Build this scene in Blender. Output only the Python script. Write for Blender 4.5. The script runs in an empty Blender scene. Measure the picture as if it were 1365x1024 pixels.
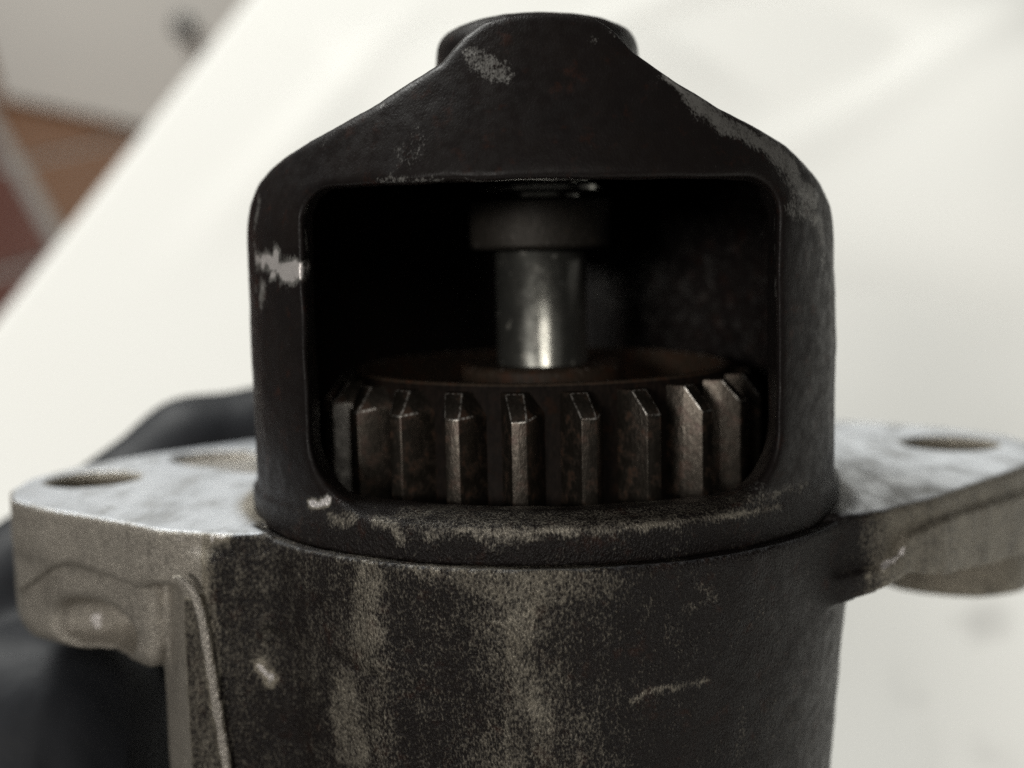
import bpy, math, random
import numpy as np
from mathutils import Matrix, Vector

rng = np.random.default_rng(7)
random.seed(7)
scene = bpy.context.scene
COL = scene.collection
MM = 0.001

# ------------------------------------------------------------------ frame of the starter
# S frame (millimetres): z along the starter axis (nose up), y away from the camera, origin on the axis.
TILT = math.radians(30.0)
S_ORIGIN = Vector((0, 0, 145.0)) * MM
ROT_S = Matrix.Rotation(-TILT, 3, 'X')

# ------------------------------------------------------------------ camera
def make_camera():
    pitch, roll, yaw = math.radians(6.4), math.radians(-1.2), math.radians(-1.4)
    f = Vector((math.sin(yaw) * math.cos(pitch), math.cos(yaw) * math.cos(pitch), -math.sin(pitch)))
    r = f.cross(Vector((0, 0, 1))).normalized()
    u = r.cross(f)
    c, s = math.cos(roll), math.sin(roll)
    r2, u2 = c * r + s * u, -s * r + c * u
    r2, u2, f = ROT_S @ r2, ROT_S @ u2, ROT_S @ f
    pos = ROT_S @ Vector((0, -137.0 * MM, 0)) + S_ORIGIN
    m = Matrix(((r2.x, u2.x, -f.x, pos.x), (r2.y, u2.y, -f.y, pos.y), (r2.z, u2.z, -f.z, pos.z), (0, 0, 0, 1)))
    cam = bpy.data.cameras.new('camera')
    cam.sensor_width = 36.0
    cam.lens = 1700 / 1365 * 36
    cam.clip_start, cam.clip_end = 0.005, 50
    cam.dof.use_dof = True
    cam.dof.focus_distance = 0.1105
    cam.dof.aperture_fstop = cam.lens / 2.9
    o = bpy.data.objects.new('camera', cam)
    o.matrix_world = m
    COL.objects.link(o)
    scene.camera = o
make_camera()

# ------------------------------------------------------------------ light
world = bpy.data.worlds.new('World')
scene.world = world
world.use_nodes = True
bg = world.node_tree.nodes['Background']
bg.inputs[0].default_value = (1.0, 0.97, 0.92, 1)
bg.inputs[1].default_value = 0.05

def area(name, loc, target, size, power, color, size_y=None):
    l = bpy.data.lights.new(name, 'AREA')
    l.energy, l.color, l.size = power, color, size
    if size_y:
        l.shape, l.size_y = 'RECTANGLE', size_y
    o = bpy.data.objects.new(name, l)
    o.location = loc
    d = Vector(target) - Vector(loc)
    o.rotation_euler = d.to_track_quat('-Z', 'Y').to_euler()
    COL.objects.link(o)
    return o
area('ceiling_light', (-0.95, 1.35, 1.40), (0.03, 0.30, 0), 0.8, 43.0, (0.99, 0.995, 0.955))
area('cabinet_fill_light', (-1.7, 1.0, 1.60), (-0.85, 1.95, -0.5), 0.4, 12, (1.0, 0.97, 0.92)).data.spread = math.radians(75)  # added fill lamp to brighten the cabinet; no fixture known there
area('window_light', (-0.98, -1.66, 1.42), (0, 0, 0.14), 0.75, 22, (1.0, 0.965, 0.91), 0.25)
area('room_light', (0.17, -1.0, 1.30), (0, 0, 0.12), 0.5, 2.8, (1.0, 0.955, 0.88))

scene.view_settings.view_transform = 'Standard'
scene.view_settings.look = 'None'
scene.view_settings.exposure = 0.0
scene.view_settings.gamma = 1.0
scene.render.engine = 'CYCLES'
scene.cycles.use_denoising = False
scene.cycles.max_bounces = 6
scene.cycles.sample_clamp_indirect = 4.0

# ------------------------------------------------------------------ materials
class NT:
    def __init__(s, name):
        s.m = bpy.data.materials.new(name)
        s.m.use_nodes = True
        s.t = s.m.node_tree
        s.b = s.t.nodes['Principled BSDF']
        s.co = s.t.nodes.new('ShaderNodeTexCoord').outputs['Object']
    def n(s, typ, ins=None, **kw):
        nd = s.t.nodes.new(typ)
        for k, v in kw.items():
            setattr(nd, k, v)
        for k, v in (ins or {}).items():
            s.put(nd.inputs[k], v)
        return nd
    def put(s, sock, v):
        if hasattr(v, 'is_linked') or isinstance(v, bpy.types.NodeSocket):
            s.t.links.new(v, sock)
        elif isinstance(v, (tuple, list)) and len(v) == 3 and sock.type == 'RGBA':
            sock.default_value = (*v, 1)
        else:
            sock.default_value = v
    def scaled(s, sx, sy, sz):
        return s.n('ShaderNodeMapping', {'Vector': s.co, 'Scale': (sx, sy, sz)}).outputs[0]
    def noise(s, mm, detail=3, rough=0.55, vec=None, stretch=(1, 1, 1)):
        v = s.scaled(*[1 / (mm * MM) * k for k in stretch]) if vec is None else vec
        return s.n('ShaderNodeTexNoise', {'Vector': v, 'Scale': 1.0, 'Detail': detail, 'Roughness': rough}).outputs['Fac']
    def math(s, op, a, b=0.0, c=0.0, clamp=False):
        nd = s.n('ShaderNodeMath', {0: a, 1: b, 2: c}, operation=op)
        nd.use_clamp = clamp
        return nd.outputs[0]
    def ramp(s, v, lo, hi, a=0.0, b=1.0):  # smooth step, any argument may be a socket
        return s.n('ShaderNodeMapRange', {'Value': v, 'From Min': lo, 'From Max': hi, 'To Min': a, 'To Max': b},
                   interpolation_type='SMOOTHSTEP').outputs[0]
    def mix(s, f, a, b):
        nd = s.n('ShaderNodeMix', data_type='RGBA')
        s.put(nd.inputs[0], f); s.put(nd.inputs[6], a); s.put(nd.inputs[7], b)
        return nd.outputs[2]
    def mixf(s, f, a, b):
        nd = s.n('ShaderNodeMix', data_type='FLOAT')
        s.put(nd.inputs[0], f); s.put(nd.inputs[2], a); s.put(nd.inputs[3], b)
        return nd.outputs[0]
    def attr(s, name):
        return s.n('ShaderNodeAttribute', attribute_name=name).outputs['Fac']
    def bump(s, h, dist_mm, strength=1.0, prev=None):
        ins = {'Height': h, 'Distance': dist_mm * MM if isinstance(dist_mm, (int, float)) else dist_mm, 'Strength': strength}
        if prev is not None:
            ins['Normal'] = prev
        return s.n('ShaderNodeBump', ins).outputs[0]
    def out(s, **kw):
        for k, v in kw.items():
            s.put(s.b.inputs[k.replace('_', ' ')], v)
        return s.m

def mat_casting():
    """Black paint and oily grime over grey die-cast aluminium: 'bare' says how far the metal is laid open or light is painted in,
    'soft' whether it shows through thin grime (1) or through torn paint (0)."""
    t = NT('dirty_casting')
    bare_or_lit, mach, soft = t.attr('bare_or_lit'), t.attr('machined'), t.attr('soft')
    fine = t.noise(0.24, 2, 0.6, stretch=(1.2, 1.2, 0.7))
    mid = t.noise(1.3, 5, 0.65)
    big = t.noise(6, 4, 0.6)
    cf, cm, cb = (t.math('SUBTRACT', k, 0.5) for k in (fine, mid, big))
    v = t.math('ADD', bare_or_lit, t.math('MULTIPLY', cf, t.mixf(soft, 1.3, 1.45)))
    v = t.math('ADD', v, t.math('MULTIPLY', cm, t.mixf(soft, 0.9, 0.5)))
    v = t.math('ADD', v, t.math('MULTIPLY', cb, t.mixf(soft, 0.0, 0.55)))
    drip = t.noise(1.1, 3, 0.6, stretch=(1, 1, 0.07))
    v = t.math('ADD', v, t.math('MULTIPLY', t.math('SUBTRACT', drip, 0.5), t.mixf(soft, 0.0, 0.4)))
    mask = t.mixf(soft, t.ramp(v, 0.30, 1.0), t.ramp(v, t.ramp(bare_or_lit, 0.3, 0.6, 0.12, 0.0), 0.95))
    paint = t.mix(big, (0.0135, 0.0100, 0.0088), (0.0080, 0.0072, 0.0076))
    rust = t.ramp(t.noise(2.0, 5, 0.65), 0.55, 0.76)
    paint = t.mix(t.math('MULTIPLY', rust, 0.45), paint, (0.045, 0.016, 0.009))
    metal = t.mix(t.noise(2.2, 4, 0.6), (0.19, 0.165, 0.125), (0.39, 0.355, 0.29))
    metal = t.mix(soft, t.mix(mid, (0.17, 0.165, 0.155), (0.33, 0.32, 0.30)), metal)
    metal = t.mix(t.ramp(bare_or_lit, 0.72, 0.95), metal, (0.76, 0.72, 0.70))
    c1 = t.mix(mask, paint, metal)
    # the milled top of the flange
    streak = t.noise(3.5, 5, 0.62, stretch=(1, 0.45, 1))
    mcol = t.mix(t.ramp(streak, 0.30, 0.62), (0.44, 0.45, 0.46), (0.80, 0.84, 0.90))
    spot = t.ramp(t.noise(5.5, 5, 0.65), 0.58, 0.74)
    mcol = t.mix(t.math('MULTIPLY', spot, 0.75), mcol, (0.20, 0.19, 0.17))
    col = t.mix(mach, c1, mcol)
    rough = t.mixf(mach, t.mixf(mask, t.ramp(mid, 0.35, 0.65, 0.34, 0.50), 0.38), t.ramp(streak, 0.3, 0.7, 0.5, 0.32))
    metallic = t.mixf(mach, t.math('MULTIPLY', mask, 0.6), 0.45)
    h = t.math('ADD', t.math('MULTIPLY', fine, 1.0), t.math('MULTIPLY', mid, t.mixf(soft, 0.10, 0.35)))
    # paint has a thickness: its torn edge stands above the metal
    h = t.math('SUBTRACT', h, t.math('MULTIPLY', mask, t.mixf(soft, 0.6, 0.0)))
    nrm = t.bump(h, t.mixf(soft, 0.045 * MM, 0.34 * MM), t.mixf(mach, 0.8, 0.10))
    return t.out(Base_Color=col, Roughness=rough, Metallic=metallic, Normal=nrm, Specular_IOR_Level=t.mixf(mask, t.mixf(soft, 0.13, 0.18), 0.5))

def mat_steel(name, dark, light, rust, amount, rough, grain=0.5, metallic=0.85, bump=0.05, wear=True, spec=0.5):
    t = NT(name)
    n1 = t.noise(1.4, 4, 0.6)
    n2 = t.noise(grain, 3, 0.6, stretch=(1, 1, 0.5))
    c = t.mix(t.ramp(n2, 0.35, 0.7), dark, light)
    r = t.ramp(n1, 0.62 - amount, 0.78 - amount * 0.6)
    c = t.mix(t.math('MULTIPLY', r, 0.7), c, rust)
    if wear:
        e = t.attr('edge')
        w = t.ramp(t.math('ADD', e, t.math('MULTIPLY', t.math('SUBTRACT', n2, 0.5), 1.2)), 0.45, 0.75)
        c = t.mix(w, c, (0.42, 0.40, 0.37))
    else:
        w = 0.0
    m = t.mixf(t.math('MULTIPLY', r, 0.8), metallic, 0.1)
    return t.out(Base_Color=c, Metallic=m, Roughness=t.mixf(n1, rough - 0.1, rough + 0.12),
                 Normal=t.bump(n2, bump), Specular_IOR_Level=spec)

def mat_glove():
    t = NT('black_nitrile')
    n = t.noise(5, 4, 0.6)
    w = t.noise(9, 3, 0.5, stretch=(1, 2.2, 0.6))
    return t.out(Base_Color=t.mix(n, (0.013, 0.014, 0.017), (0.022, 0.024, 0.029)), Roughness=t.mixf(n, 0.5, 0.65),
                 Normal=t.bump(t.math('ADD', n, w), 0.5, 0.4), Specular_IOR_Level=0.22)

def mat_cloth():
    t = NT('white_cloth')
    n = t.noise(60, 3, 0.5)
    weave = t.noise(0.7, 2, 0.5)
    c = t.mix(n, (0.84, 0.83, 0.79), (0.86, 0.855, 0.82))
    g = t.attr('stain')
    s = t.ramp(t.math('ADD', g, t.math('MULTIPLY', t.math('SUBTRACT', t.noise(5, 3), 0.5), 0.3)), 0.1, 1.5)
    c = t.mix(t.math('MULTIPLY', s, 0.45), c, (0.16, 0.145, 0.14))
    return t.out(Base_Color=c, Roughness=0.9, Normal=t.bump(weave, 0.15, 0.4))

def mat_plain(name, a, b, mm, rough, bump=0.0, metallic=0.0):
    t = NT(name)
    n = t.noise(mm, 4, 0.55)
    kw = dict(Base_Color=t.mix(n, a, b), Roughness=rough, Metallic=metallic)
    if bump:
        kw['Normal'] = t.bump(n, bump)
    return t.out(**kw)

M_CAST = mat_casting()
M_GEAR = mat_steel('oily_gear_steel', (0.050, 0.042, 0.034), (0.072, 0.062, 0.051), (0.062, 0.028, 0.015), 0.14, 0.36, 0.35)
M_GEARBODY = mat_steel('brown_oily_steel', (0.024, 0.017, 0.012), (0.038, 0.027, 0.019), (0.05, 0.022, 0.012), 0.16, 0.55, 0.5, 0.0, spec=0.12)
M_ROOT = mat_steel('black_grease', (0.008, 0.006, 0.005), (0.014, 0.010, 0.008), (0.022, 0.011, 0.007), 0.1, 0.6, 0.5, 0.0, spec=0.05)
M_SHAFT = mat_steel('bright_shaft_steel', (0.46, 0.46, 0.42), (0.58, 0.57, 0.52), (0.10, 0.07, 0.05), 0.0, 0.22, 0.9, 0.95, 0.012, False)
M_COLLAR = mat_steel('dark_collar_steel', (0.030, 0.026, 0.021), (0.042, 0.036, 0.030), (0.04, 0.028, 0.018), 0.05, 0.6, 0.4, 0.5)
M_CAN = mat_plain('motor_can_paint', (0.018, 0.018, 0.019), (0.03, 0.03, 0.03), 4, 0.4, 0.1)
M_GLOVE = mat_glove()
M_CLOTH = mat_cloth()
M_TABLE = mat_plain('table_board', (0.30, 0.20, 0.12), (0.42, 0.30, 0.19), 30, 0.5)
M_TILE = [mat_plain('brown_tile', (0.066, 0.030, 0.014), (0.090, 0.044, 0.021), 60, 0.45),
          mat_plain('dark_brown_tile', (0.042, 0.014, 0.010), (0.06, 0.022, 0.015), 60, 0.45)]
M_GROUT = mat_plain('grey_grout', (0.11, 0.105, 0.095), (0.15, 0.145, 0.135), 15, 0.9)
M_CAB = mat_plain('pale_grey_enamel', (0.44, 0.43, 0.405), (0.47, 0.46, 0.43), 80, 0.5)
M_KNOB = mat_plain('dark_knob', (0.02, 0.02, 0.02), (0.03, 0.03, 0.03), 5, 0.4)

# ------------------------------------------------------------------ mesh helpers
def link(name, me, mats, parent=None):
    o = bpy.data.objects.new(name, me)
    COL.objects.link(o)
    for m in (mats if isinstance(mats, (list, tuple)) else [mats]):
        me.materials.append(m)
    if parent:
        o.parent = parent
    return o

def mesh(name, verts, faces, smooth=True):
    me = bpy.data.meshes.new(name)
    me.from_pydata([tuple(v) for v in np.asarray(verts, float) * MM], [], faces)
    me.update()
    if smooth:
        me.polygons.foreach_set('use_smooth', [True] * len(me.polygons))
    return me

def set_attr(me, name, vals):
    a = me.attributes.new(name, 'FLOAT', 'POINT')
    a.data.foreach_set('value', np.asarray(vals, np.float32))

def quad_mesh(name, V, Q, normals=None):
    me = bpy.data.meshes.new(name)
    me.vertices.add(len(V)); me.loops.add(Q.size); me.polygons.add(len(Q))
    me.vertices.foreach_set('co', (V * MM).astype(np.float32).ravel())
    me.loops.foreach_set('vertex_index', Q.astype(np.int32).ravel())
    me.polygons.foreach_set('loop_start', np.arange(0, Q.size, 4, dtype=np.int32))
    me.update(calc_edges=True)
    me.validate()
    me.polygons.foreach_set('use_smooth', [True] * len(me.polygons))
    if normals is not None:
        me.normals_split_custom_set_from_vertices([tuple(n) for n in normals])
    return me

# ---- signed distance fields on a grid, meshed by surface nets
class Grid:
    def __init__(s, lo, hi, h):
        s.h = h
        s.lo = np.array(lo, float)
        s.n = np.ceil((np.array(hi) - s.lo) / h).astype(int) + 1
        ax = [(s.lo[i] + h * np.arange(s.n[i])).astype(np.float32) for i in range(3)]
        s.ax = ax
        s.X, s.Y, s.Z = ax[0][:, None, None], ax[1][None, :, None], ax[2][None, None, :]
    def noise(s, mm, seed):
        """Smooth value noise in [-1, 1] with features of the given size."""
        g = np.random.default_rng(seed)
        mats, dims = [], []
        for a in s.ax:
            u = (a - a[0]) / mm
            i = np.floor(u).astype(int); f = u - i; f = f * f * (3 - 2 * f)
            m = np.zeros((len(a), i.max() + 2), np.float32)
            m[np.arange(len(a)), i] = 1 - f; m[np.arange(len(a)), i + 1] += f
            mats.append(m); dims.append(m.shape[1])
        L = g.uniform(-1, 1, dims).astype(np.float32)
        L = np.tensordot(mats[0], L, (1, 0))
        L = np.einsum('yj,xjk->xyk', mats[1], L, optimize=True)
        return L @ mats[2].T

def smin(a, b, k):
    h = np.clip(0.5 + 0.5 * (b - a) / k, 0, 1)
    return b + (a - b) * h - k * h * (1 - h)
def smax(a, b, k):
    return -smin(-a, -b, k)

def poly_sdf(P, X, Y):
    """Signed distance to a polygon in the plane (negative inside)."""
    P = np.array(P, float)
    X, Y = np.broadcast_arrays(X, Y)
    d = np.full(X.shape, 1e9); s = np.ones(X.shape)
    for i in range(len(P)):
        a, b = P[i], P[i - 1]
        e = b - a
        wx, wy = X - a[0], Y - a[1]
        t = np.clip((wx * e[0] + wy * e[1]) / (e @ e), 0, 1)
        d = np.minimum(d, (wx - e[0] * t) ** 2 + (wy - e[1] * t) ** 2)
        c1, c2, c3 = Y >= a[1], Y < b[1], e[0] * wy > e[1] * wx
        s = np.where((c1 & c2 & c3) | (~c1 & ~c2 & ~c3), -s, s)
    return (s * np.sqrt(d)).astype(np.float32)

def surface_nets(F, G):
    n = F.shape
    S = F < 0
    cnt = np.zeros([k - 1 for k in n], np.int8)
    for i in (0, 1):
        for j in (0, 1):
            for k in (0, 1):
                cnt += S[i:n[0] - 1 + i, j:n[1] - 1 + j, k:n[2] - 1 + k]
    act = np.argwhere((cnt > 0) & (cnt < 8))
    idx = np.full(cnt.shape, -1, np.int32)
    idx[tuple(act.T)] = np.arange(len(act))
    acc = np.zeros((len(act), 3)); num = np.zeros(len(act))
    corners = [(i, j, k) for i in (0, 1) for j in (0, 1) for k in (0, 1)]
    vals = {c: F[act[:, 0] + c[0], act[:, 1] + c[1], act[:, 2] + c[2]] for c in corners}
    for c in corners:
        for ax in range(3):
            if c[ax]:
                continue
            c2 = list(c); c2[ax] = 1; c2 = tuple(c2)
            a, b = vals[c], vals[c2]
            m = (a < 0) != (b < 0)
            t = np.where(m, a / np.where(m, a - b, 1), 0)
            p = np.repeat(np.array([c], float), len(act), 0)
            p[:, ax] += t
            acc[m] += p[m]; num[m] += 1
    V = act + acc / num[:, None]
    quads = []
    for ax in range(3):
        o = [a for a in range(3) if a != ax]
        sl0 = [slice(None)] * 3; sl1 = [slice(None)] * 3
        sl0[ax] = slice(0, n[ax] - 1); sl1[ax] = slice(1, n[ax])
        A, B = S[tuple(sl0)], S[tuple(sl1)]
        E = np.argwhere(A != B)
        keep = np.all([(E[:, a] > 0) & (E[:, a] < n[a] - 1) for a in o], 0)
        E = E[keep]
        flip = S[tuple(E.T)]
        def at(d1, d2):
            q = E.copy(); q[:, o[0]] += d1; q[:, o[1]] += d2
            return idx[tuple(q.T)]
        Q = np.stack([at(-1, -1), at(0, -1), at(0, 0), at(-1, 0)], 1)
        if ax == 1:
            flip = ~flip
        Q[~flip] = Q[~flip][:, ::-1]
        quads.append(Q)
    Q = np.concatenate(quads)
    # normals from the gradient of the field at the vertices
    N = np.zeros((len(V), 3))
    def sample(P):
        P = np.clip(P, 0, np.array(n) - 1.001)
        i = P.astype(int); f = P - i
        r = 0
        for c in corners:
            w = np.prod([f[:, a] if c[a] else 1 - f[:, a] for a in range(3)], 0)
            r = r + w * F[i[:, 0] + c[0], i[:, 1] + c[1], i[:, 2] + c[2]]
        return r
    for a in range(3):
        d = np.zeros(3); d[a] = 0.75
        N[:, a] = sample(V + d) - sample(V - d)
    N /= np.linalg.norm(N, axis=1)[:, None] + 1e-9
    return V * G.h + G.lo, Q, N

def submesh(V, Q, N, sel):
    q = Q[sel]
    used = np.unique(q)
    remap = np.full(len(V), -1); remap[used] = np.arange(len(used))
    return V[used], remap[q], N[used], used

def blobs(V, spec):
    """Largest of a set of soft spots, each (x, y, z, radius, strength) in mm."""
    r = np.zeros(len(V))
    for x, y, z, rad, st in spec:
        d = np.sqrt((V[:, 0] - x) ** 2 + (V[:, 1] - y) ** 2 + (V[:, 2] - z) ** 2) / rad
        r = np.maximum(r, st * np.clip(1.6 - d * 1.1, 0, 1))
    return r

def strokes(V, G, spec, warp=0.4):
    """Soft streaks of wear or painted light along polylines; their outline is broken up by noise."""
    I = np.clip(((V - G.lo) / G.h).astype(int), 0, G.n - 1)
    W = V + np.stack([(G.noise(1.3, 90 + a) + 0.6 * G.noise(0.6, 95 + a))[tuple(I.T)] for a in range(3)], 1) * warp
    out = np.zeros(len(V))
    for st in spec:
        for a, b in (zip(st[:-1], st[1:]) if len(st) > 1 else [(st[0], st[0])]):
            a, b = np.array(a), np.array(b)
            e = b[:3] - a[:3]
            t = np.clip(((W - a[:3]) @ e) / (e @ e + 1e-9), 0, 1)
            r = a[3] + (b[3] - a[3]) * t
            d = np.linalg.norm(W - a[:3] - t[:, None] * e, axis=1) / r
            out = np.maximum(out, (a[4] + (b[4] - a[4]) * t) * np.clip(1.6 - d * 1.05, 0, 1))
    return out

def lathe(profile, seg=96, smooth_edges=True):
    V, Fq = [], []
    for r, z in profile:
        for i in range(seg):
            a = 2 * math.pi * i / seg
            V.append((r * math.cos(a), r * math.sin(a), z))
    for j in range(len(profile) - 1):
        for i in range(seg):
            i2 = (i + 1) % seg
            Fq.append((j * seg + i, j * seg + i2, (j + 1) * seg + i2, (j + 1) * seg + i))
    return np.array(V), Fq

def sharp(me, deg=35):
    me.set_sharp_from_angle(angle=math.radians(deg))

def thing(name, label, cat, loc=(0, 0, 0), rot=None):
    o = bpy.data.objects.new(name, None)
    COL.objects.link(o)
    o.empty_display_size = 0.02
    o.location = loc
    if rot is not None:
        o.rotation_euler = rot.to_euler()
    o['label'], o['category'] = label, cat
    return o

# ------------------------------------------------------------------ starter motor
BASE_Z = -147.0
base = ROT_S @ (Vector((0, 0, BASE_Z)) * MM) + S_ORIGIN
starter = thing('starter_motor', 'worn black starter motor with open nose housing showing its toothed pinion gear', 'starter motor', base, ROT_S)
UP = Vector((0, 0, -BASE_Z * MM))

def spart(name, me, mat, parent=starter):
    o = link(name, me, mat, parent)
    if parent is starter:
        o.location = UP
    return o

# front outline of the arch round the window (x, z) and radius of its gently leaning front by height
ARCH = [(-29.6, -40), (-29.6, -3), (-29.5, 0), (-29.3, 2.2), (-28.7, 4.2), (-27.4, 6.1), (-25.7, 7.4), (-23.8, 8.3), (-19.4, 10.0), (-14.2, 12.3), (-8.3, 15.5),
        (-7.4, 16.6), (-6.2, 17.9), (-4.6, 19.0), (-2.6, 19.5), (0.3, 19.65), (3.2, 19.5), (5.2, 19.0), (6.8, 17.9), (8.3, 16.1), (12.2, 13.3), (15.9, 11.2),
        (19.5, 9.7), (22.7, 8.2), (24.9, 6.8), (26.9, 5.0), (28.2, 2.9), (28.7, 0.9), (28.9, -1.2), (29.1, -6), (29.2, -40)]
FRONT_Z = [-40, 2.0, 5.0, 10.0, 15.0, 21.0, 26]
FRONT_R = [31.0, 31.0, 30.4, 28.6, 26.4, 23.8, 22]

# strokes of knocked or rubbed paint, and of painted-in highlights; each point: x, y, z, radius (mm), how bare
NOSE_BARE_OR_LIT = [
  [(-24.6,-19,-0.8,1.01,0.98)],
  [(-26.4,-16.3,-1.7,0.85,0.98)],
  [(-23.2,-20.6,-2.4,1.37,0.98),(-21.6,-21.7,-2.3,0.81,0.98)],
  [(-25.1,-18.3,-2.8,0.74,0.98)],
  [(-26.4,-16.3,-4,0.95,0.8),(-26.8,-15.7,-5.3,0.77,0.6)],
  [(-26.7,-14.5,4.7,0.59,0.5),(-27.1,-14.6,3.1,0.59,0.55),(-27.3,-14.7,1.7,0.59,0.55),(-27.3,-14.6,0.2,0.59,0.45)],
  [(-21.4,-21.3,1.3,0.35,0.8),(-21.4,-20.5,-0.9,0.35,0.6)],
  [(10.6,-24.3,13.9,0.4,0.85),(12.2,-24.4,12.8,0.6,0.8),(14.1,-24.2,11.2,1.34,0.72),(15.8,-23.9,9.9,1.35,0.72),(17.6,-23,9.1,1.02,0.72),(19.4,-21.9,8.3,0.96,0.74),(21.3,-20.7,7.3,1.39,0.74),(22.9,-19.5,6,1.83,0.7),(23.3,-19.8,4.1,1.69,0.66),(25.4,-17.1,3.5,1.3,0.68),(22.6,-21.1,2.2,1.04,0.5),(26,-16.8,1.2,0.87,0.62),(26.5,-16,-0.9,0.58,0.55),(26.7,-15.7,-3.3,0.44,0.4)],
  [(-4.2,-26.1,15,1.32,0.6),(-5.4,-25.4,16,0.93,0.55)],
  [(-4.2,-26.1,15,1.32,0.6),(-3.1,-26.6,14,1.05,0.62)],
  [(-7.3,-7.4,18.9,0.62,0.4)],
  [(-4.4,-8.8,20.3,0.61,0.55),(-1.8,-9.1,20.8,0.69,0.55),(-0,-9.1,20.9,0.69,0.55),(2.2,-9,20.8,0.69,0.55),(4.4,-8.8,20.3,0.69,0.65),(6.3,-8.1,19.6,0.69,0.75),(7.4,-7.2,19,0.7,0.8),(9,-5.2,18.3,0.63,0.75)],
  [(4.8,-24.8,16.9,0.47,0.5)],
  [(-11,-27.3,7.5,1.43,0.34),(-10.4,-27.1,8.8,1.17,0.32)],
  [(-13.7,-24,11.8,0.4,0.6)],
  [(-18.9,-21.8,9.1,0.55,0.35)],
  [(-13.8,-26.6,5.4,0.35,0.5),(-12.7,-27.2,5.3,0.35,0.5),(-11.7,-27.7,5.3,0.35,0.5),(-9.7,-28.3,5.2,0.35,0.5),(-7.5,-28.6,5.1,0.35,0.5),(-4.9,-29.3,5.1,0.35,0.5),(-4,-29.4,5,0.35,0.5),(1.3,-28,5,0.35,0.5)],
  [(21.5,-20.9,1.6,0.35,0.45),(21.4,-21.1,0.3,0.35,0.45),(21.4,-21.2,-1.1,0.35,0.45),(21.4,-21.3,-3.1,0.35,0.45),(21.4,-21.2,-5.1,0.35,0.45)],  # highlight line down the window's right edge, put into the colour
  [(-21.4,-22.4,-23.6,0.49,1),(-20.4,-23.3,-23.1,0.42,0.98),(-19.4,-24.2,-22.8,0.35,1.1)],
  [(-19.4,-24.6,-24.6,0.77,0.45),(-17.1,-26,-24.1,0.54,0.42)],
  [(-15,-27.1,-23.9,0.64,0.45),(-13.2,-28.3,-24.4,0.74,0.48),(-12.7,-28.8,-25.4,0.74,0.51)],
  [(-10.8,-29.4,-24.5,1.15,0.27),(-8.2,-30.1,-24.3,1.14,0.34)],
  [(-5.6,-30.9,-24.7,0.92,0.45),(-4,-31.2,-24.8,0.92,0.51),(-1.7,-31.3,-24.6,0.82,0.48),(0.5,-31.3,-24.4,0.71,0.42),(2.7,-31.1,-24.2,0.62,0.42),(4.6,-30.7,-24.1,0.62,0.39)],
  [(4.6,-30.7,-24.1,0.62,0.39),(7.2,-30.2,-24.1,0.42,0.39),(9.8,-29.4,-24,0.42,0.36),(12.5,-28.2,-23.7,0.42,0.36),(15.4,-26.4,-23.5,0.43,0.33),(18.2,-24.9,-23.2,0.49,0.3),(20.5,-23.2,-22.9,0.5,0.36),(24.4,-19.1,-22.8,0.7,0.32)],
  [(-8.3,-28.4,-23.2,1.7,0.3),(-4.9,-29.8,-23.4,1.68,0.3),(-1.7,-30.3,-23.5,1.67,0.3),(1.5,-30.4,-23.5,1.67,0.3),(4.7,-30,-23.5,1.68,0.3),(7.9,-29.2,-23.4,1.69,0.3),(11.3,-27.7,-23.3,1.72,0.3),(14.9,-25.3,-23.2,1.76,0.3),(18.4,-24.1,-22.5,1.78,0.3),(-11.7,-27,-23.2,1.73,0.3)],
]
LIP_EDGE = [[(30.95 * math.sin(math.radians(a)), -30.95 * math.cos(math.radians(a)), -24.45, 0.36, 0.5 + 0.16 * math.sin(a * 1.7)) for a in range(-14, 46, 3)]]  # worn lip edge, with its highlight painted in along the rim
NOSE_BARE_OR_LIT += [[(-26.8, -14.6, -1.0, .8, .85), (-25.0, -17.6, -1.6, 1.1, .98), (-23.4, -19.5, -2.2, 1.3, .98), (-22.0, -20.8, -2.0, 1.1, .98)], [(-26.6, -15, -2.2, .7, .7), (-27.2, -13.4, -5.0, .6, .6)]]
NOSE_BARE_OR_LIT += [[(-4.4, -23.7, 18.2, .5, .5), (-1.6, -23.6, 19.0, .5, .62), (2.6, -23.6, 18.9, .5, .6), (4.6, -23.6, 18.2, .5, .72), (6.4, -23.5, 17.1, .55, .8), (8.3, -23.2, 15.5, .5, .7), (10.5, -22.9, 14.2, .5, .7)]]
NOSE_BARE_OR_LIT += [[(11, 24, -5, 7, 0.4)], [(17, 20, -8, 5, 0.3)]]  # faint reflection on the cavity's back wall, painted in
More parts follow.
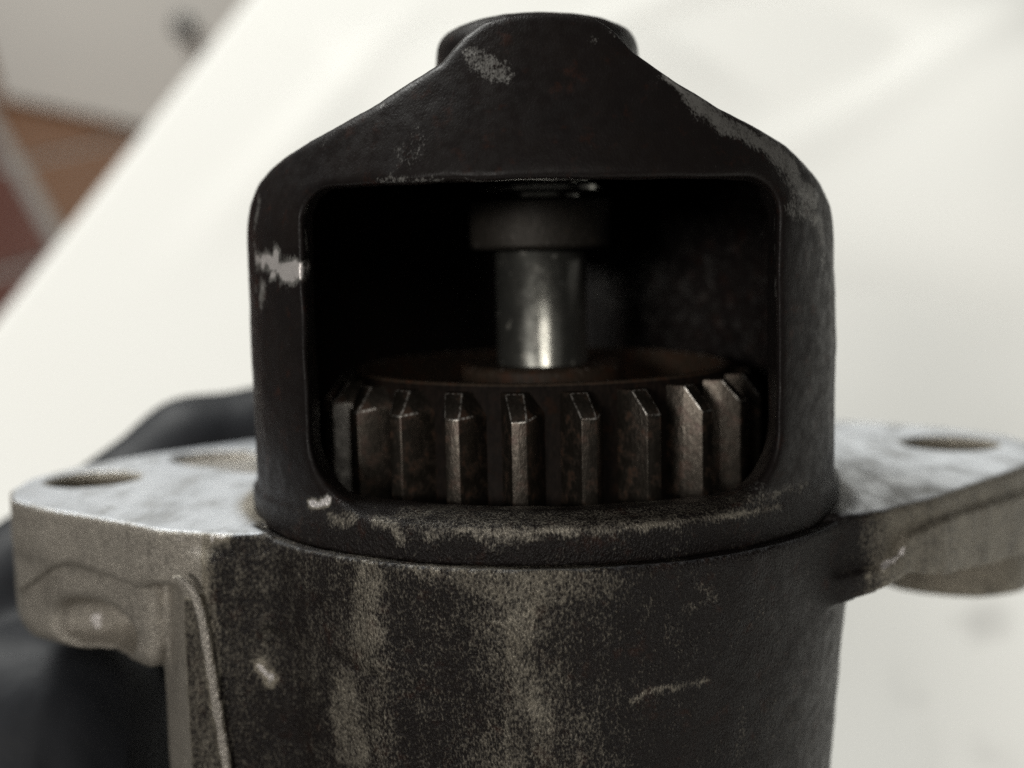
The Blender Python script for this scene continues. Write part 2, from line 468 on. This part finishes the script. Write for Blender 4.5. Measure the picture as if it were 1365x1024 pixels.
BODY_BARE_OR_LIT = [
  [(31,-15.2,-32.7,.4,.8),(33.4,-14,-32.3,.5,.95),(34.6,-13.2,-31.6,.55,1.0),(35.7,-12.6,-30,.55,1.0),(37.5,-11,-29.6,.4,.8),(41.5,-7.5,-29.2,.35,.7)],  # lit top edge of the right lug's band, painted as bright metal
  [(-27.6,-19.6,-39.5,0.67,0.9),(-26.7,-19.6,-40.7,0.67,0.9),(-26.4,-19.7,-41.4,0.6,0.8)],
  [(-12.1,-30.1,-27.6,0.65,0.4),(-8.2,-31.4,-27.9,1.42,0.4),(-5,-32.1,-28.5,2.18,0.42),(-1.8,-32.4,-29.4,2.56,0.42),(1.3,-32.5,-28.5,2.17,0.36),(4.5,-32.2,-28.6,1.79,0.32)],
  [(-1.8,-32.4,-29.4,2.56,0.42),(-2.5,-32.4,-32,1.55,0.45),(-2.6,-32.3,-35.3,1.43,0.45),(-2,-32.1,-38.7,1.58,0.45),(-0.6,-31.6,-41,1.33,0.45),(-0.8,-31.5,-43.6,1.34,0.42)],  # sheen down the barrel's front, painted as exposed metal
  [(-15.4,-28.6,-28.3,1.6,0.42),(-15.8,-28.4,-31,2.1,0.42),(-16.3,-28,-34.6,2.5,0.44),(-17,-27.6,-36.6,2.2,0.42)],  # left sheen band painted in, continued by the next stroke
  [(-18,-26.4,-38.9,1.8,0.42),(-18.6,-25.5,-42.1,2.3,0.42),(-18,-25.6,-46,2.5,0.45)],
  [(7.3,-30.8,-39.6,0.47,0.45),(8.4,-30.6,-38.8,0.35,0.5)],
  [(8.4,-30.6,-38.8,0.35,0.5),(10,-30.1,-38.9,0.35,0.45),(12,-29.4,-38.8,0.35,0.35),(14.1,-28.5,-38.5,0.35,0.5)],
  [(12,-29.9,-32,0.4,0.3),(13.3,-29.4,-31.5,0.4,0.3),(14.4,-28.9,-31.2,0.35,0.35)],
  [(14.4,-28.9,-31.2,0.35,0.35),(13.3,-29.5,-29.8,0.4,0.25),(12,-30.2,-28.6,0.35,0.25)],
  [(-30.5,-18.8,-27.1,0.88,0.85)],
  [(-31.5,-18.8,-27.4,0.74,0.9)],
  [(-33.4,-18.3,-28.8,1.04,0.8)],
  [(-35.1,-17.6,-27.5,0.67,0.8)],
  [(-48.6,-3.9,-39.9,0.78,1)],
]

def nose_hood():
    G = Grid((-33.5, -33.5, -29), (33.5, 33.5, 25), 0.34)
    X, Y, Z = G.X, G.Y, G.Z
    z1 = G.ax[2]
    ker = np.hanning(13); ker /= ker.sum()
    R = np.convolve(np.pad(np.interp(z1, FRONT_Z, FRONT_R), 6, 'edge'), ker, 'valid').astype(np.float32)[None, None, :]
    rr = np.sqrt(X ** 2 + Y ** 2) + 0 * Z
    arch = poly_sdf(ARCH, G.X[:, :, 0], G.ax[2][None, :])[:, None, :]
    outer = smax(arch + 0 * Y, rr - R, 0.9)
    rb = np.sqrt(X ** 2 + (Y + 5) ** 2)
    boss = smax(rb - 10.2, np.maximum(Z - 21.9 + 0.012 * rb ** 2, 8 - Z), 2.2)
    outer = smin(outer, boss, 4.0)
    ax = np.abs(X + 0.1)
    outer += G.noise(0.8, 2) * 0.025 + G.noise(2.6, 3) * 0.05 + G.noise(9, 4) * 0.16
    cav = smax(rr - 26.8, Z - 7.6, 3.0)
    rc = np.where(Z > -9, 3.0, 6.5)
    qx = ax - (21.2 - rc) + 0 * Y; qz = np.abs(Z - (-9.4)) - (14.4 - rc)
    win = np.sqrt(np.maximum(qx, 0) ** 2 + np.maximum(qz, 0) ** 2) + np.minimum(np.maximum(qx, qz), 0) - rc
    win = win + G.noise(3.2, 5) * 0.12
    win = smax(win, Y + 4, 0.5)
    F = smax(outer, -cav, 0.5)
    F = smax(F, -win, 0.9)
    F = np.maximum(F, -27.4 - Z)
    # the pilot ring under the window
    ring = smax(smax(rr - 31.1, np.maximum(Z + 23.3, Z + 23.3 + 0.52 * (rr - 28.8)), 0.3), 26.0 - rr, 0.5)
    ring = np.maximum(ring, -27.4 - Z) + G.noise(1.5, 8) * 0.05 + G.noise(5, 9) * 0.10
    F = smin(F, ring, 0.6)
    V, Q, N = surface_nets(F, G)
    me = quad_mesh('nose_hood', V, Q, N)
    b = np.maximum(strokes(V, G, NOSE_BARE_OR_LIT), strokes(V, G, LIP_EDGE, 0.12))
    inside = (np.hypot(V[:, 0], V[:, 1]) < 27.3) & (V[:, 1] > -8) & (V[:, 2] > -22) & (V[:, 2] < 6)
    b = np.where(inside, np.maximum(b, 0.08 + 0.17 * np.clip(V[:, 0] / 12, 0, 1)), b)  # light falling on the cavity's right wall, painted as paler metal
    set_attr(me, 'bare_or_lit', b)
    set_attr(me, 'machined', np.zeros(len(V)))
    set_attr(me, 'soft', np.clip((-22.6 - V[:, 2]) / 0.6, 0, 1) * 0.85)
    return spart('nose_hood', me, M_CAST)

PLATE = [(-58, -1.5), (-52.4, -6.8), (-45, -11.7), (-37.5, -16.9), (-31, -19.2), (-20, -20), (20, -20), (27.5, -16.2),
         (33.3, -13.2), (40.3, -7.2), (55, 9), (60.8, 17), (63, 25), (61.4, 33), (56, 40), (48, 46), (42, 48.8), (0, 50),
         (-40, 38.3), (-52, 27.4), (-58.5, 18), (-61, 11), (-60.4, 4)]
WEB = [(-24, -20.8), (-32.2, -20.6), (-35.6, -18.6), (-40.2, -11.4), (-40.2, 14), (-26, 22), (-10, 10)]

def cyl(X, Y, cx, cy, r):
    return np.sqrt((X - cx) ** 2 + (Y - cy) ** 2) - r

def casting():
    G = Grid((-64, -36, -64), (66, 54, -26.2), 0.4)
    X, Y, Z = G.X, G.Y, G.Z
    x2, y2 = G.X[:, :, 0], G.Y[:, :, 0]
    rr = np.sqrt(X ** 2 + Y ** 2)
    R = 32.6 - 0.075 * (-27 - Z)
    # low upright ridges left on the barrel by the mould
    ang = np.degrees(np.arctan2(x2, -y2))[:, :, None]
    ridge = 0.55 * np.exp(-((ang + 27) / 3.2) ** 2) + 0.45 * np.exp(-((ang + 4.5) / 3.0) ** 2) - 0.35 * np.exp(-((ang + 15) / 6) ** 2)
    body = smax(rr - R - ridge * np.clip((-29 - Z) / 6, 0, 1), Z + 27.1, 1.0)
    plate2 = poly_sdf(PLATE, x2, y2)[:, :, None]
    web2 = poly_sdf(WEB, x2, y2)[:, :, None]
    web = smax(web2 + 0.9, Z + 29, 1.0)
    plate = smax(plate2, np.abs(Z + 29.8) - 2.8, 0.8)
    # left lug: deeper towards its tip, with a set-back boss below a slanting step
    step = np.where(X > -49.4, -31.6 - (X + 49.4) * 0.19, -31.6 - (-49.4 - X) * 0.66).astype(np.float32)
    lugtop = smax(smax(plate2 + 0 * Z, np.maximum(Z + 27, step - Z), 0.2), X + 38, 3.0)
    boss = smax(cyl(X, Y, -50.2, 7.0, 11.0) + 0 * Z, np.maximum(Z + 28, -43.2 - Z), 3.2)
    fill = smax(smax(plate2 + 0.9 + 0 * Z, np.maximum(Z + 28, -42.4 - Z), 2.2), X + 38, 3.0)
    fill = smax(fill, Y - 14, 1)
    scoop = np.sqrt(((X + 48.3) / 7.0) ** 2 + ((Y + 9.5) / 6.5) ** 2 + ((Z + 39.3) / 3.0) ** 2)
    scoop = (scoop - 1) * 3.0
    left = smin(lugtop, smin(boss + 0.2, smax(fill, -scoop, 1.2), 0.8), 0.15)
    # right lug: thin top band, prouder band below, round boss underneath
    zb = np.interp(G.ax[0], [28, 33.5, 34.8, 35.8, 41.5, 50, 58, 66], [-32.8, -32.4, -31.6, -29.9, -29.2, -29.6, -30, -30]).astype(np.float32)[:, None, None]
    zb2 = np.interp(G.ax[0], [26, 29, 33, 36, 40, 50, 66], [-35.5, -35.2, -34.6, -33.7, -34.8, -36.6, -37.6]).astype(np.float32)[:, None, None]
    band = smax(smax(plate2 - 0.9 + 0 * Z, np.maximum(Z - zb, zb2 - Z), 0.35), 24 - X, 1.0)
    core = smax(smax(plate2 + 0 * Z, np.maximum(Z + 28, zb2 + 0.25 - Z), 0.8), 22 - X, 1.0)
    band = np.minimum(band, core)
    bossr = smax(cyl(X, Y, 51.8, 25.5, 10.4) + 0 * Z, np.maximum(Z + 28, -44.4 - Z), 1.2)
    right = smin(band, bossr, 0.5)
    F = smin(body, web, 2.0)
    F = smin(F, plate, 0.9)
    F = smin(F, left, 0.8)
    F = smin(F, right, 0.8)
    # thin upright seam on the left flank
    sx = -33.0 + (-31 - Z) * 0.11 - 2.2 * np.exp((Z + 30.5) / 1.3) * (Z < -30.4)
    seam = np.sqrt((X - sx) ** 2 + (Y + 20.0) ** 2) - 0.6
    seam = np.maximum(seam, Z + 30.6)
    F = smin(F, seam, 0.5)
    for a, b in (((-26.5, -20.0, -36.9), (-20.5, -25.4, -37.0)), ((-20.5, -25.4, -37.0), (-15.3, -28.8, -38.2))):
        a, b = np.array(a), np.array(b); e = b - a
        sl = (slice(int((-30 - G.lo[0]) / G.h), int((-12 - G.lo[0]) / G.h)), slice(0, int((-15 - G.lo[1]) / G.h)), slice(int((-42 - G.lo[2]) / G.h), int((-33 - G.lo[2]) / G.h)))
        px, py, pz = X[sl[0]] - a[0], Y[:, sl[1]] - a[1], Z[:, :, sl[2]] - a[2]
        t = np.clip((px * e[0] + py * e[1] + pz * e[2]) / (e @ e), 0, 1)
        gr = np.sqrt((px - e[0] * t) ** 2 + (py - e[1] * t) ** 2 + (pz - e[2] * t) ** 2) - 0.75
        F[sl] = smax(F[sl], -gr, 0.4)
    # groove below the ring, holes and pocket
    F = np.maximum(F, -np.maximum(np.abs(Z + 27.2) - 0.35, np.abs(rr - 31.3) - 1.0) - 100 * (Y > -15.5))
    for cx, cy, r in ((-53.2, 10.2, 4.9), (52.2, 26.8, 5.7)):
        F = smax(F, -(cyl(X, Y, cx, cy, r) - np.clip((Z + 27.6) * 1.0, 0, 0.6)), 0.35)
    c, s = math.cos(0.55), math.sin(0.55)
    u, v = (X + 38) * c - (Y - 21.5) * s, (X + 38) * s + (Y - 21.5) * c
    pocket = np.maximum((np.sqrt((u / 11.0) ** 2 + (v / 6.0) ** 2) - 1) * 6, -27.75 - Z)
    F = smax(F, -pocket, 0.7)
    rough = G.noise(0.9, 21) * 0.035 + G.noise(2.2, 22) * 0.07 + G.noise(7, 23) * 0.12
    topside = np.clip((Z + 27.9) / 0.6, 0, 1)
    F = F + rough * (1 - 0.85 * topside)
    V, Q, N = surface_nets(F, G)
    rv = np.hypot(V[:, 0], V[:, 1])
    flat = np.clip((N[:, 2] - 0.8) / 0.15, 0, 1) * np.clip((V[:, 2] + 27.8) / 0.4, 0, 1) * np.clip((rv - 32.0) / 1.5, 0, 1)
    inhole = (np.hypot(V[:, 0] + 53.2, V[:, 1] - 10.2) < 5.4) | (np.hypot(V[:, 0] - 52.2, V[:, 1] - 26.8) < 6.2)
    a = np.degrees(np.arctan2(V[:, 0], -V[:, 1]))
    # how far the grime is rubbed off: lugs nearly bare, the barrel's sheen bands painted as stripes, its right side still black
    bare_or_lit = np.interp(a, [-120, -75, -66, -61.5, -60, -42, -32, -27, -24.5, -12, -5, 3, 12, 25, 60, 72, 85, 130],
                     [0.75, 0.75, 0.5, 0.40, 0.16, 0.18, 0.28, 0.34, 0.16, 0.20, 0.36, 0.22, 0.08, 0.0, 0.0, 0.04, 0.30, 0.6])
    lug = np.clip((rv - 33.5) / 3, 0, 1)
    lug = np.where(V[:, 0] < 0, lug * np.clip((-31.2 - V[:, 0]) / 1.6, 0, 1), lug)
    bare_or_lit = np.maximum(bare_or_lit * (1 - lug) + lug * np.where(V[:, 0] > 0, 0.62, 0.78), strokes(V, G, BODY_BARE_OR_LIT))
    # web front speckled darker; its lit chamfer and lit seam are painted paler
    bare_or_lit = np.where((V[:, 0] < -31.2) & (V[:, 0] > -35.3) & (N[:, 1] < -0.7) & (V[:, 2] < -33.5), 0.36, bare_or_lit)
    seam_x = -33.0 + (-31 - V[:, 2]) * 0.11 - 2.2 * np.exp(np.minimum((V[:, 2] + 30.5) / 1.3, 0))
    bare_or_lit = np.where((np.hypot(V[:, 0] - seam_x, V[:, 1] + 20.5) < 0.5) & (V[:, 2] < -31), 0.80, bare_or_lit)  # light caught by the seam ridge, put into its colour
    bare_or_lit = np.where(inhole & (N[:, 2] < 0.7), 0.75, bare_or_lit)
    c = V[Q].mean(1)
    left_sel = (c[:, 0] < -35.2) & (c[:, 2] > -44.5) & (c[:, 1] < 45)
    # the web below the lug stays with the housing
    web_in = (c[:, 0] > -41.9) & (c[:, 2] < -41.2) & (c[:, 1] > -16)
    left_sel &= ~web_in
    right_sel = (c[:, 0] > 33.2) & (c[:, 2] > -45)
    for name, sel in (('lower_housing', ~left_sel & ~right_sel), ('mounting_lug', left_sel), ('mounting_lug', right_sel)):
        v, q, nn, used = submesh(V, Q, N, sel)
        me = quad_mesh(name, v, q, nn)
        set_attr(me, 'bare_or_lit', bare_or_lit[used]); set_attr(me, 'machined', flat[used]); set_attr(me, 'soft', np.ones(len(v)))
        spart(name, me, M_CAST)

nose_hood()
casting()

# ---- pinion gear
def pinion():
    prof = [(4.9, -14.4), (4.9, -13.3), (5.2, -13.05), (8.3, -13.05), (8.7, -13.4), (8.9, -16.5), (18.2, -16.8), (18.9, -16.0),
            (19.0, -13.5), (19.2, -13.15), (19.9, -13.15), (20.1, -13.4), (20.1, -31.0), (8, -31.5), (8, -34.0)]
    V, F = lathe(prof, 160)
    me = mesh('pinion_gear', V, F)
    sharp(me, 40)
    r = np.hypot(V[:, 0], V[:, 1])
    set_attr(me, 'edge', np.where((np.abs(r - 19.15) < 0.12) & (V[:, 2] > -14), 0.5, np.where((r < 8.8) & (V[:, 2] > -13.5), 0.35, 0.0)))
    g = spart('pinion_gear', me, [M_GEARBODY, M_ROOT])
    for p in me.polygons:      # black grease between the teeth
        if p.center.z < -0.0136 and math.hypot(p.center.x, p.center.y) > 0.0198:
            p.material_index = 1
    # one tooth: the end is bevelled over the tip and along one flank
    import bmesh
    def tooth_mesh(k):
        j = lambda s: random.uniform(-s, s)
        tip, tipz, dz = 23.35 + j(0.06), -16.1 + j(0.2), -15.9 + j(0.2)
        zb = -30.6
        def ring(z):
            return [(19.8, -2.1, z), (21.7, -1.4, z), (tip, -0.72, z), (tip, 0.72, z), (21.7, 1.4, z), (19.8, 2.1, z)]
        lo = ring(zb)
        hi = ring(0)
        top = -13.9
        zs = [top, top, tipz, tipz, (dz + tipz) / 2 + 0.1, dz]
        hi = [(x, y, zs[i]) for i, (x, y, _) in enumerate(hi)]
        extra = [(21.4, 0.28, top), (19.8, 0.75, top)]     # inner corners of the flank bevel
        V = lo + hi + extra
        F = [(i, (i + 1) % 6, 6 + (i + 1) % 6, 6 + i) for i in range(6)]
        F += [(6, 7, 12, 13), (7, 8, 9, 12), (12, 9, 10, 11, 13), (5, 4, 3, 2, 1, 0)]
        bm = bmesh.new()
        vs = [bm.verts.new(v) for v in V]
        for f in F:
            bm.faces.new([vs[i] for i in f])
        bmesh.ops.recalc_face_normals(bm, faces=bm.faces)
        bmesh.ops.bevel(bm, geom=list(bm.edges), offset=0.11, segments=2, affect='EDGES', profile=0.5)
        # the narrow faces left by the bevel are rubbed bright near the end of the tooth
        e = []
        for f in bm.faces:
            c = f.calc_center_median()
            small = f.calc_area() < 0.35 or min(ed.calc_length() for ed in f.edges) < 0.2
            e.append((0.62 if c.z > -16.6 else 0.30) if (small and c.x > 21) else (0.22 if c.z > -16 else 0.0))
        for v in bm.verts:
            v.co *= MM
        me = bpy.data.meshes.new('gear_tooth')
        bm.to_mesh(me); bm.free()
        me.polygons.foreach_set('use_smooth', [True] * len(me.polygons))
        sharp(me, 30)
        at = me.attributes.new('edge', 'FLOAT', 'FACE')
        at.data.foreach_set('value', np.array(e, np.float32))
        return me
    kinds = [tooth_mesh(k) for k in range(5)]
    for m in kinds:
        m.materials.append(M_GEAR)
    worn = kinds[2].copy()      # glint on the far-left tooth's flank, painted as bright metal
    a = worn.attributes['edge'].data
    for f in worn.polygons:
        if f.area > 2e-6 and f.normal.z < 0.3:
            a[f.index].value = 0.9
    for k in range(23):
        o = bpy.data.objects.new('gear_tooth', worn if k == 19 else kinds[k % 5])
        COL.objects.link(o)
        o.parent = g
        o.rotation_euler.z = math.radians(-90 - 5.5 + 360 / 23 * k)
    return g
pinion()

def lathed(name, prof, mat, seg=96, deg=40, edge=None, parent=starter):
    V, F = lathe(prof, seg)
    me = mesh(name, V, F)
    sharp(me, deg)
    if edge is not None:
        set_attr(me, 'edge', edge(V))
    return spart(name, me, mat, parent)
lathed('drive_shaft', [(4.85, -40), (4.85, -1.2), (4.6, -0.9), (4.6, 6), (5.6, 6.2), (5.6, 7.5), (4.9, 7.6), (4.9, 9), (0.01, 9)], M_SHAFT)
lathed('stop_collar', [(4.7, -0.75), (7.1, -0.85), (7.45, -0.5), (7.5, 4.0), (7.2, 4.35), (4.7, 4.4)], M_COLLAR,
       edge=lambda V: np.where((V[:, 2] < -0.3) & (np.hypot(V[:, 0], V[:, 1]) > 7), 0.30, 0.0))
lathed('retaining_ring', [(4.7, 4.9), (6.3, 4.9), (6.6, 5.15), (6.6, 5.6), (6.3, 5.85), (4.7, 5.85)], M_SHAFT)
lathed('motor_can', [(0.01, -62.5), (30.2, -62.5), (33.5, -63.2), (34.0, -64), (34.0, -144.5), (32.5, -147), (0.01, -147)], M_CAN)

# ------------------------------------------------------------------ gloved hand
def gloved_hand():
    G = Grid((-118, -66, -150), (16, 74, -12), 0.8)
    X, Y, Z = G.X, G.Y, G.Z
    def cone(a, b, ra, rb):
        a, b = np.array(a, float), np.array(b, float)
        e = b - a
        wx, wy, wz = X - a[0], Y - a[1], Z - a[2]
        t = np.clip((wx * e[0] + wy * e[1] + wz * e[2]) / (e @ e), 0, 1).astype(np.float32)
        return np.sqrt((wx - e[0] * t) ** 2 + (wy - e[1] * t) ** 2 + (wz - e[2] * t) ** 2) - (ra + (rb - ra) * t)
    def chain(pts, rads, k):
        r = None
        for i in range(len(pts) - 1):
            c = cone(pts[i], pts[i + 1], rads[i], rads[i + 1])
            r = c if r is None else smin(r, c, k)
        return r
    wrist = (-78, -40, -136)
    palm = None
    mcp = [(-81, 21, -55), (-83, 20, -68), (-82, 15, -88), (-79, 8, -106)]
    for m, r in zip(mcp, (12.5, 12.5, 12, 11.5)):
        c = cone(m, (wrist[0] + (m[0] + 80) * 0.4, wrist[1] + (m[1] - 15) * 0.5, wrist[2] + (m[2] + 80) * 0.22), r, 15)
        palm = c if palm is None else smin(palm, c, 6)
    palm = smin(palm, cone((-64, 12, -62), (-62, -8, -104), 14, 15), 6)
    palm = smin(palm, cone((-61, 13, -60), (-58, 2, -104), 14, 16), 6)
    palm = smin(palm, cone((-66, 26, -60), (-66, 24, -96), 12.5, 13), 6)
    fingers = [
        ([mcp[0], (-51.0, 46, -31.0), (-27, 53.5, -27.4), (-9, 51, -29)], (10.6, 9.0, 9.2, 8.0)),
        ([mcp[1], (-58, 46, -56), (-34, 51, -53), (-15, 46, -53)], (11.5, 9.8, 9.2, 8.0)),
        ([mcp[2], (-57, 41, -78), (-33, 47, -75), (-13, 43.5, -75)], (11, 9.3, 8.7, 7.6)),
        ([mcp[3], (-58, 33, -98), (-38, 40, -96), (-22, 41, -96)], (10, 8.4, 7.8, 6.8)),
    ]
    F = palm
    for pts, rads in fingers:
        F = smin(F, chain(pts, rads, 2.5), 4.5)
    thumb = chain([(-72, -28, -122), (-54, -40, -96), (-28, -47, -86), (-4, -46, -82)], (15, 12, 10.5, 8.5), 3)
    F = smin(F, thumb, 8)
    # skin of the glove: creases and slack
    F = F + (G.noise(7, 31) * 0.55 + G.noise(16, 32) * 0.9) * np.clip((-30 - Z) / 20, 0.12, 1) + (np.abs(G.noise(8, 33)) * 1.6 + np.abs(G.noise(4.5, 34)) * 0.8) * np.clip((-48 - Z) / 12, 0, 1)
    V, Q, N = surface_nets(F, G)
    o = link('gloved_hand', quad_mesh('gloved_hand', V - np.array([-78, -40, -136]), Q, N), M_GLOVE)
    o.location = ROT_S @ (Vector(wrist) * MM) + S_ORIGIN
    o.rotation_euler = ROT_S.to_euler()
    o['label'] = 'hand in a black rubber glove gripping the starter from behind its pale flange'
    o['category'] = 'hand'
gloved_hand()

# ------------------------------------------------------------------ cloth on the table
def tablecloth():
    # left edge of the table runs away from the camera; the cloth hangs over it
    xs = np.concatenate([np.linspace(-0.24, 0, 12)[:-1], np.linspace(0, 1.45, 300)])
    ys = np.linspace(-0.55, 1.15, 340)
    U, Wy = np.meshgrid(xs, ys, indexing='ij')
    edge_x = -0.190 + 0.100 * Wy
    hang = np.clip(-U, 0, None)
    flat = np.clip(U, 0, None)
    rad = 0.012
    th = np.minimum(hang / rad, math.pi / 2)
    Xc = edge_x + flat - rad * np.sin(th)
    Zc = -rad * (1 - np.cos(th)) - np.clip(hang - rad * math.pi / 2, 0, None)
    g = np.random.default_rng(5)
    wr = np.zeros_like(U)
    for k in range(26):
        a = g.uniform(0, math.pi); f = g.uniform(9, 42); ph = g.uniform(0, 6.28)
        amp = 0.0065 / f * 6
        wr += amp * np.sin((np.cos(a) * Xc + np.sin(a) * Wy) * f + ph + 1.5 * np.sin(3.1 * Wy + 2 * Xc + k))
    ridge = np.zeros_like(U)
    for (x0, y0, x1, y1, wd, h) in ((0.02, 0.24, 0.28, 0.50, 0.016, 0.005), (-0.12, 0.23, -0.05, 0.50, 0.012, 0.004),
                                    (0.15, 0.16, 0.36, 0.30, 0.014, 0.004), (-0.05, 0.36, 0.20, 0.62, 0.014, 0.004)):
        e = np.array([x1 - x0, y1 - y0]); L2 = e @ e
        t = np.clip(((Xc - x0) * e[0] + (Wy - y0) * e[1]) / L2, 0, 1)
        d = np.hypot(Xc - x0 - e[0] * t, Wy - y0 - e[1] * t)
        ridge += h * np.exp(-(d / wd) ** 2) * np.sin(math.pi * np.clip(t, 0.02, 0.98))
    near = np.clip(np.hypot(Xc, Wy + 0.075) / 0.07 - 0.6, 0, 1)
    Zc = Zc + (np.clip(wr * 1.3 + 0.002, 0, None) + ridge * 0.6) * near * np.clip(1 - hang / 0.02, 0.0, 1) - 0.001
    Xc = Xc + hang * 0.06 * np.sin(Wy * 23)
    V = np.stack([Xc, Wy, Zc], -1).reshape(-1, 3)
    nx, ny = U.shape
    I = np.arange(nx * ny).reshape(nx, ny)
    Q = np.stack([I[:-1, :-1], I[1:, :-1], I[1:, 1:], I[:-1, 1:]], -1).reshape(-1, 4)
    o = link('white_cloth', quad_mesh('white_cloth', V / MM, Q), M_CLOTH)
    st = [(95, 76, 0, 6, 1.0), (100, 79, 0, 4, .8), (76, 66, 0, 4, .3), (75.4, 56, 0, 4.5, .5), (75, 61, 0, 3.5, .4), (86.5, 43, 0, 4.5, .6), (77, 44.5, 0, 5, .4),
          (90, 38, 0, 6, .5), (72, 36, 0, 5, .4)]
    P = V / MM; P = P.copy(); P[:, 2] = 0
    set_attr(o.data, 'stain', blobs(P, st))
    mod = o.modifiers.new('thickness', 'SOLIDIFY'); mod.thickness = 0.0012; mod.offset = -1
    o['label'] = 'white cloth with faint grey smudges spread over the table under the starter'
    o['category'] = 'cloth'
tablecloth()

def box(bm, lo, hi, bev=0.0, seg=3):
    import bmesh
    r = bmesh.ops.create_cube(bm, size=1.0)
    vs = r['verts']
    for v in vs:
        v.co = Vector([(lo[i] + hi[i]) / 2 + v.co[i] * (hi[i] - lo[i]) for i in range(3)])
    if bev:
        es = list({e for v in vs for e in v.link_edges})
        bmesh.ops.bevel(bm, geom=es, offset=bev, segments=seg, affect='EDGES', profile=0.5)

def bobj(name, build, mat, parent=None):
    import bmesh
    bm = bmesh.new()
    build(bm)
    me = bpy.data.meshes.new(name)
    bm.to_mesh(me); bm.free()
    return link(name, me, mat, parent)

FLOOR = -0.74
def table():
    t = thing('work_table', 'wooden work table hidden under the white cloth', 'table', (0.55, 0.3, FLOOR))
    rot = math.atan(0.110)
    t.rotation_euler = (0, 0, -rot)
    bobj('table_top', lambda bm: box(bm, (-0.70, -0.83, 0.703), (0.70, 0.83, 0.7365), 0.004), M_TABLE, t)
    for sx in (-1, 1):
        for sy in (-1, 1):
            bobj('table_leg', lambda bm: box(bm, (sx * 0.62 - 0.03, sy * 0.75 - 0.03, 0), (sx * 0.62 + 0.03, sy * 0.75 + 0.03, 0.703), 0.003), M_TABLE, t)
table()

# ------------------------------------------------------------------ floor and cabinet behind
def floor():
    f = bobj('tiled_floor', lambda bm: box(bm, (-4.5, -3, FLOOR - 0.05), (4.5, 5, FLOOR - 0.004)), M_GROUT)
    f['kind'] = 'structure'
    a = math.radians(30.0)
    me = [None, None]
    import bmesh
    for k in (0, 1):
        bm = bmesh.new()
        box(bm, (-0.163, -0.163, -0.006), (0.163, 0.163, 0.003), 0.002, 1)
        me[k] = bpy.data.meshes.new('floor_tile'); bm.to_mesh(me[k]); bm.free()
        me[k].materials.append(M_TILE[k])
    P = 0.352
    ca, sa = math.cos(a), math.sin(a)
    # rows of tiles; the joint seen at the left edge of the picture runs between two of them
    ox, oy = -0.846, 1.762
    for i in range(-3, 5):
        for j in range(-4, 5):
            u, v = (i + 0.5) * P, (j - 0.30) * P
            o = bpy.data.objects.new('floor_tile', me[1 if (i < 0) else 0])
            COL.objects.link(o)
            o.parent = f
            o.location = (ox + u * ca - v * sa, oy + u * sa + v * ca, FLOOR)
            o.rotation_euler.z = a
floor()

def cabinet():
    ang = math.atan2(1.928 - 2.070, -0.698 + 0.991)
    c = thing('floor_cabinet', 'pale grey cabinet standing on brown floor tiles beyond the table', 'cabinet', (-0.845, 2.0, FLOOR))
    c.rotation_euler = (0, 0, ang)
    bobj('cabinet_body', lambda bm: box(bm, (-0.16, 0.022, 0.006), (0.62, 0.60, 0.85), 0.012), M_CAB, c)
    bobj('cabinet_door', lambda bm: box(bm, (-0.155, 0, 0.012), (0.615, 0.02, 0.845), 0.008), M_CAB, c)
    def knob(bm):
        import bmesh
        bmesh.ops.create_uvsphere(bm, u_segments=16, v_segments=10, radius=0.02)
        for v in bm.verts:
            v.co.y *= 0.8
            v.co += Vector((0.32, -0.012, 0.22))
    bobj('door_knob', knob, M_KNOB, c)
cabinet()
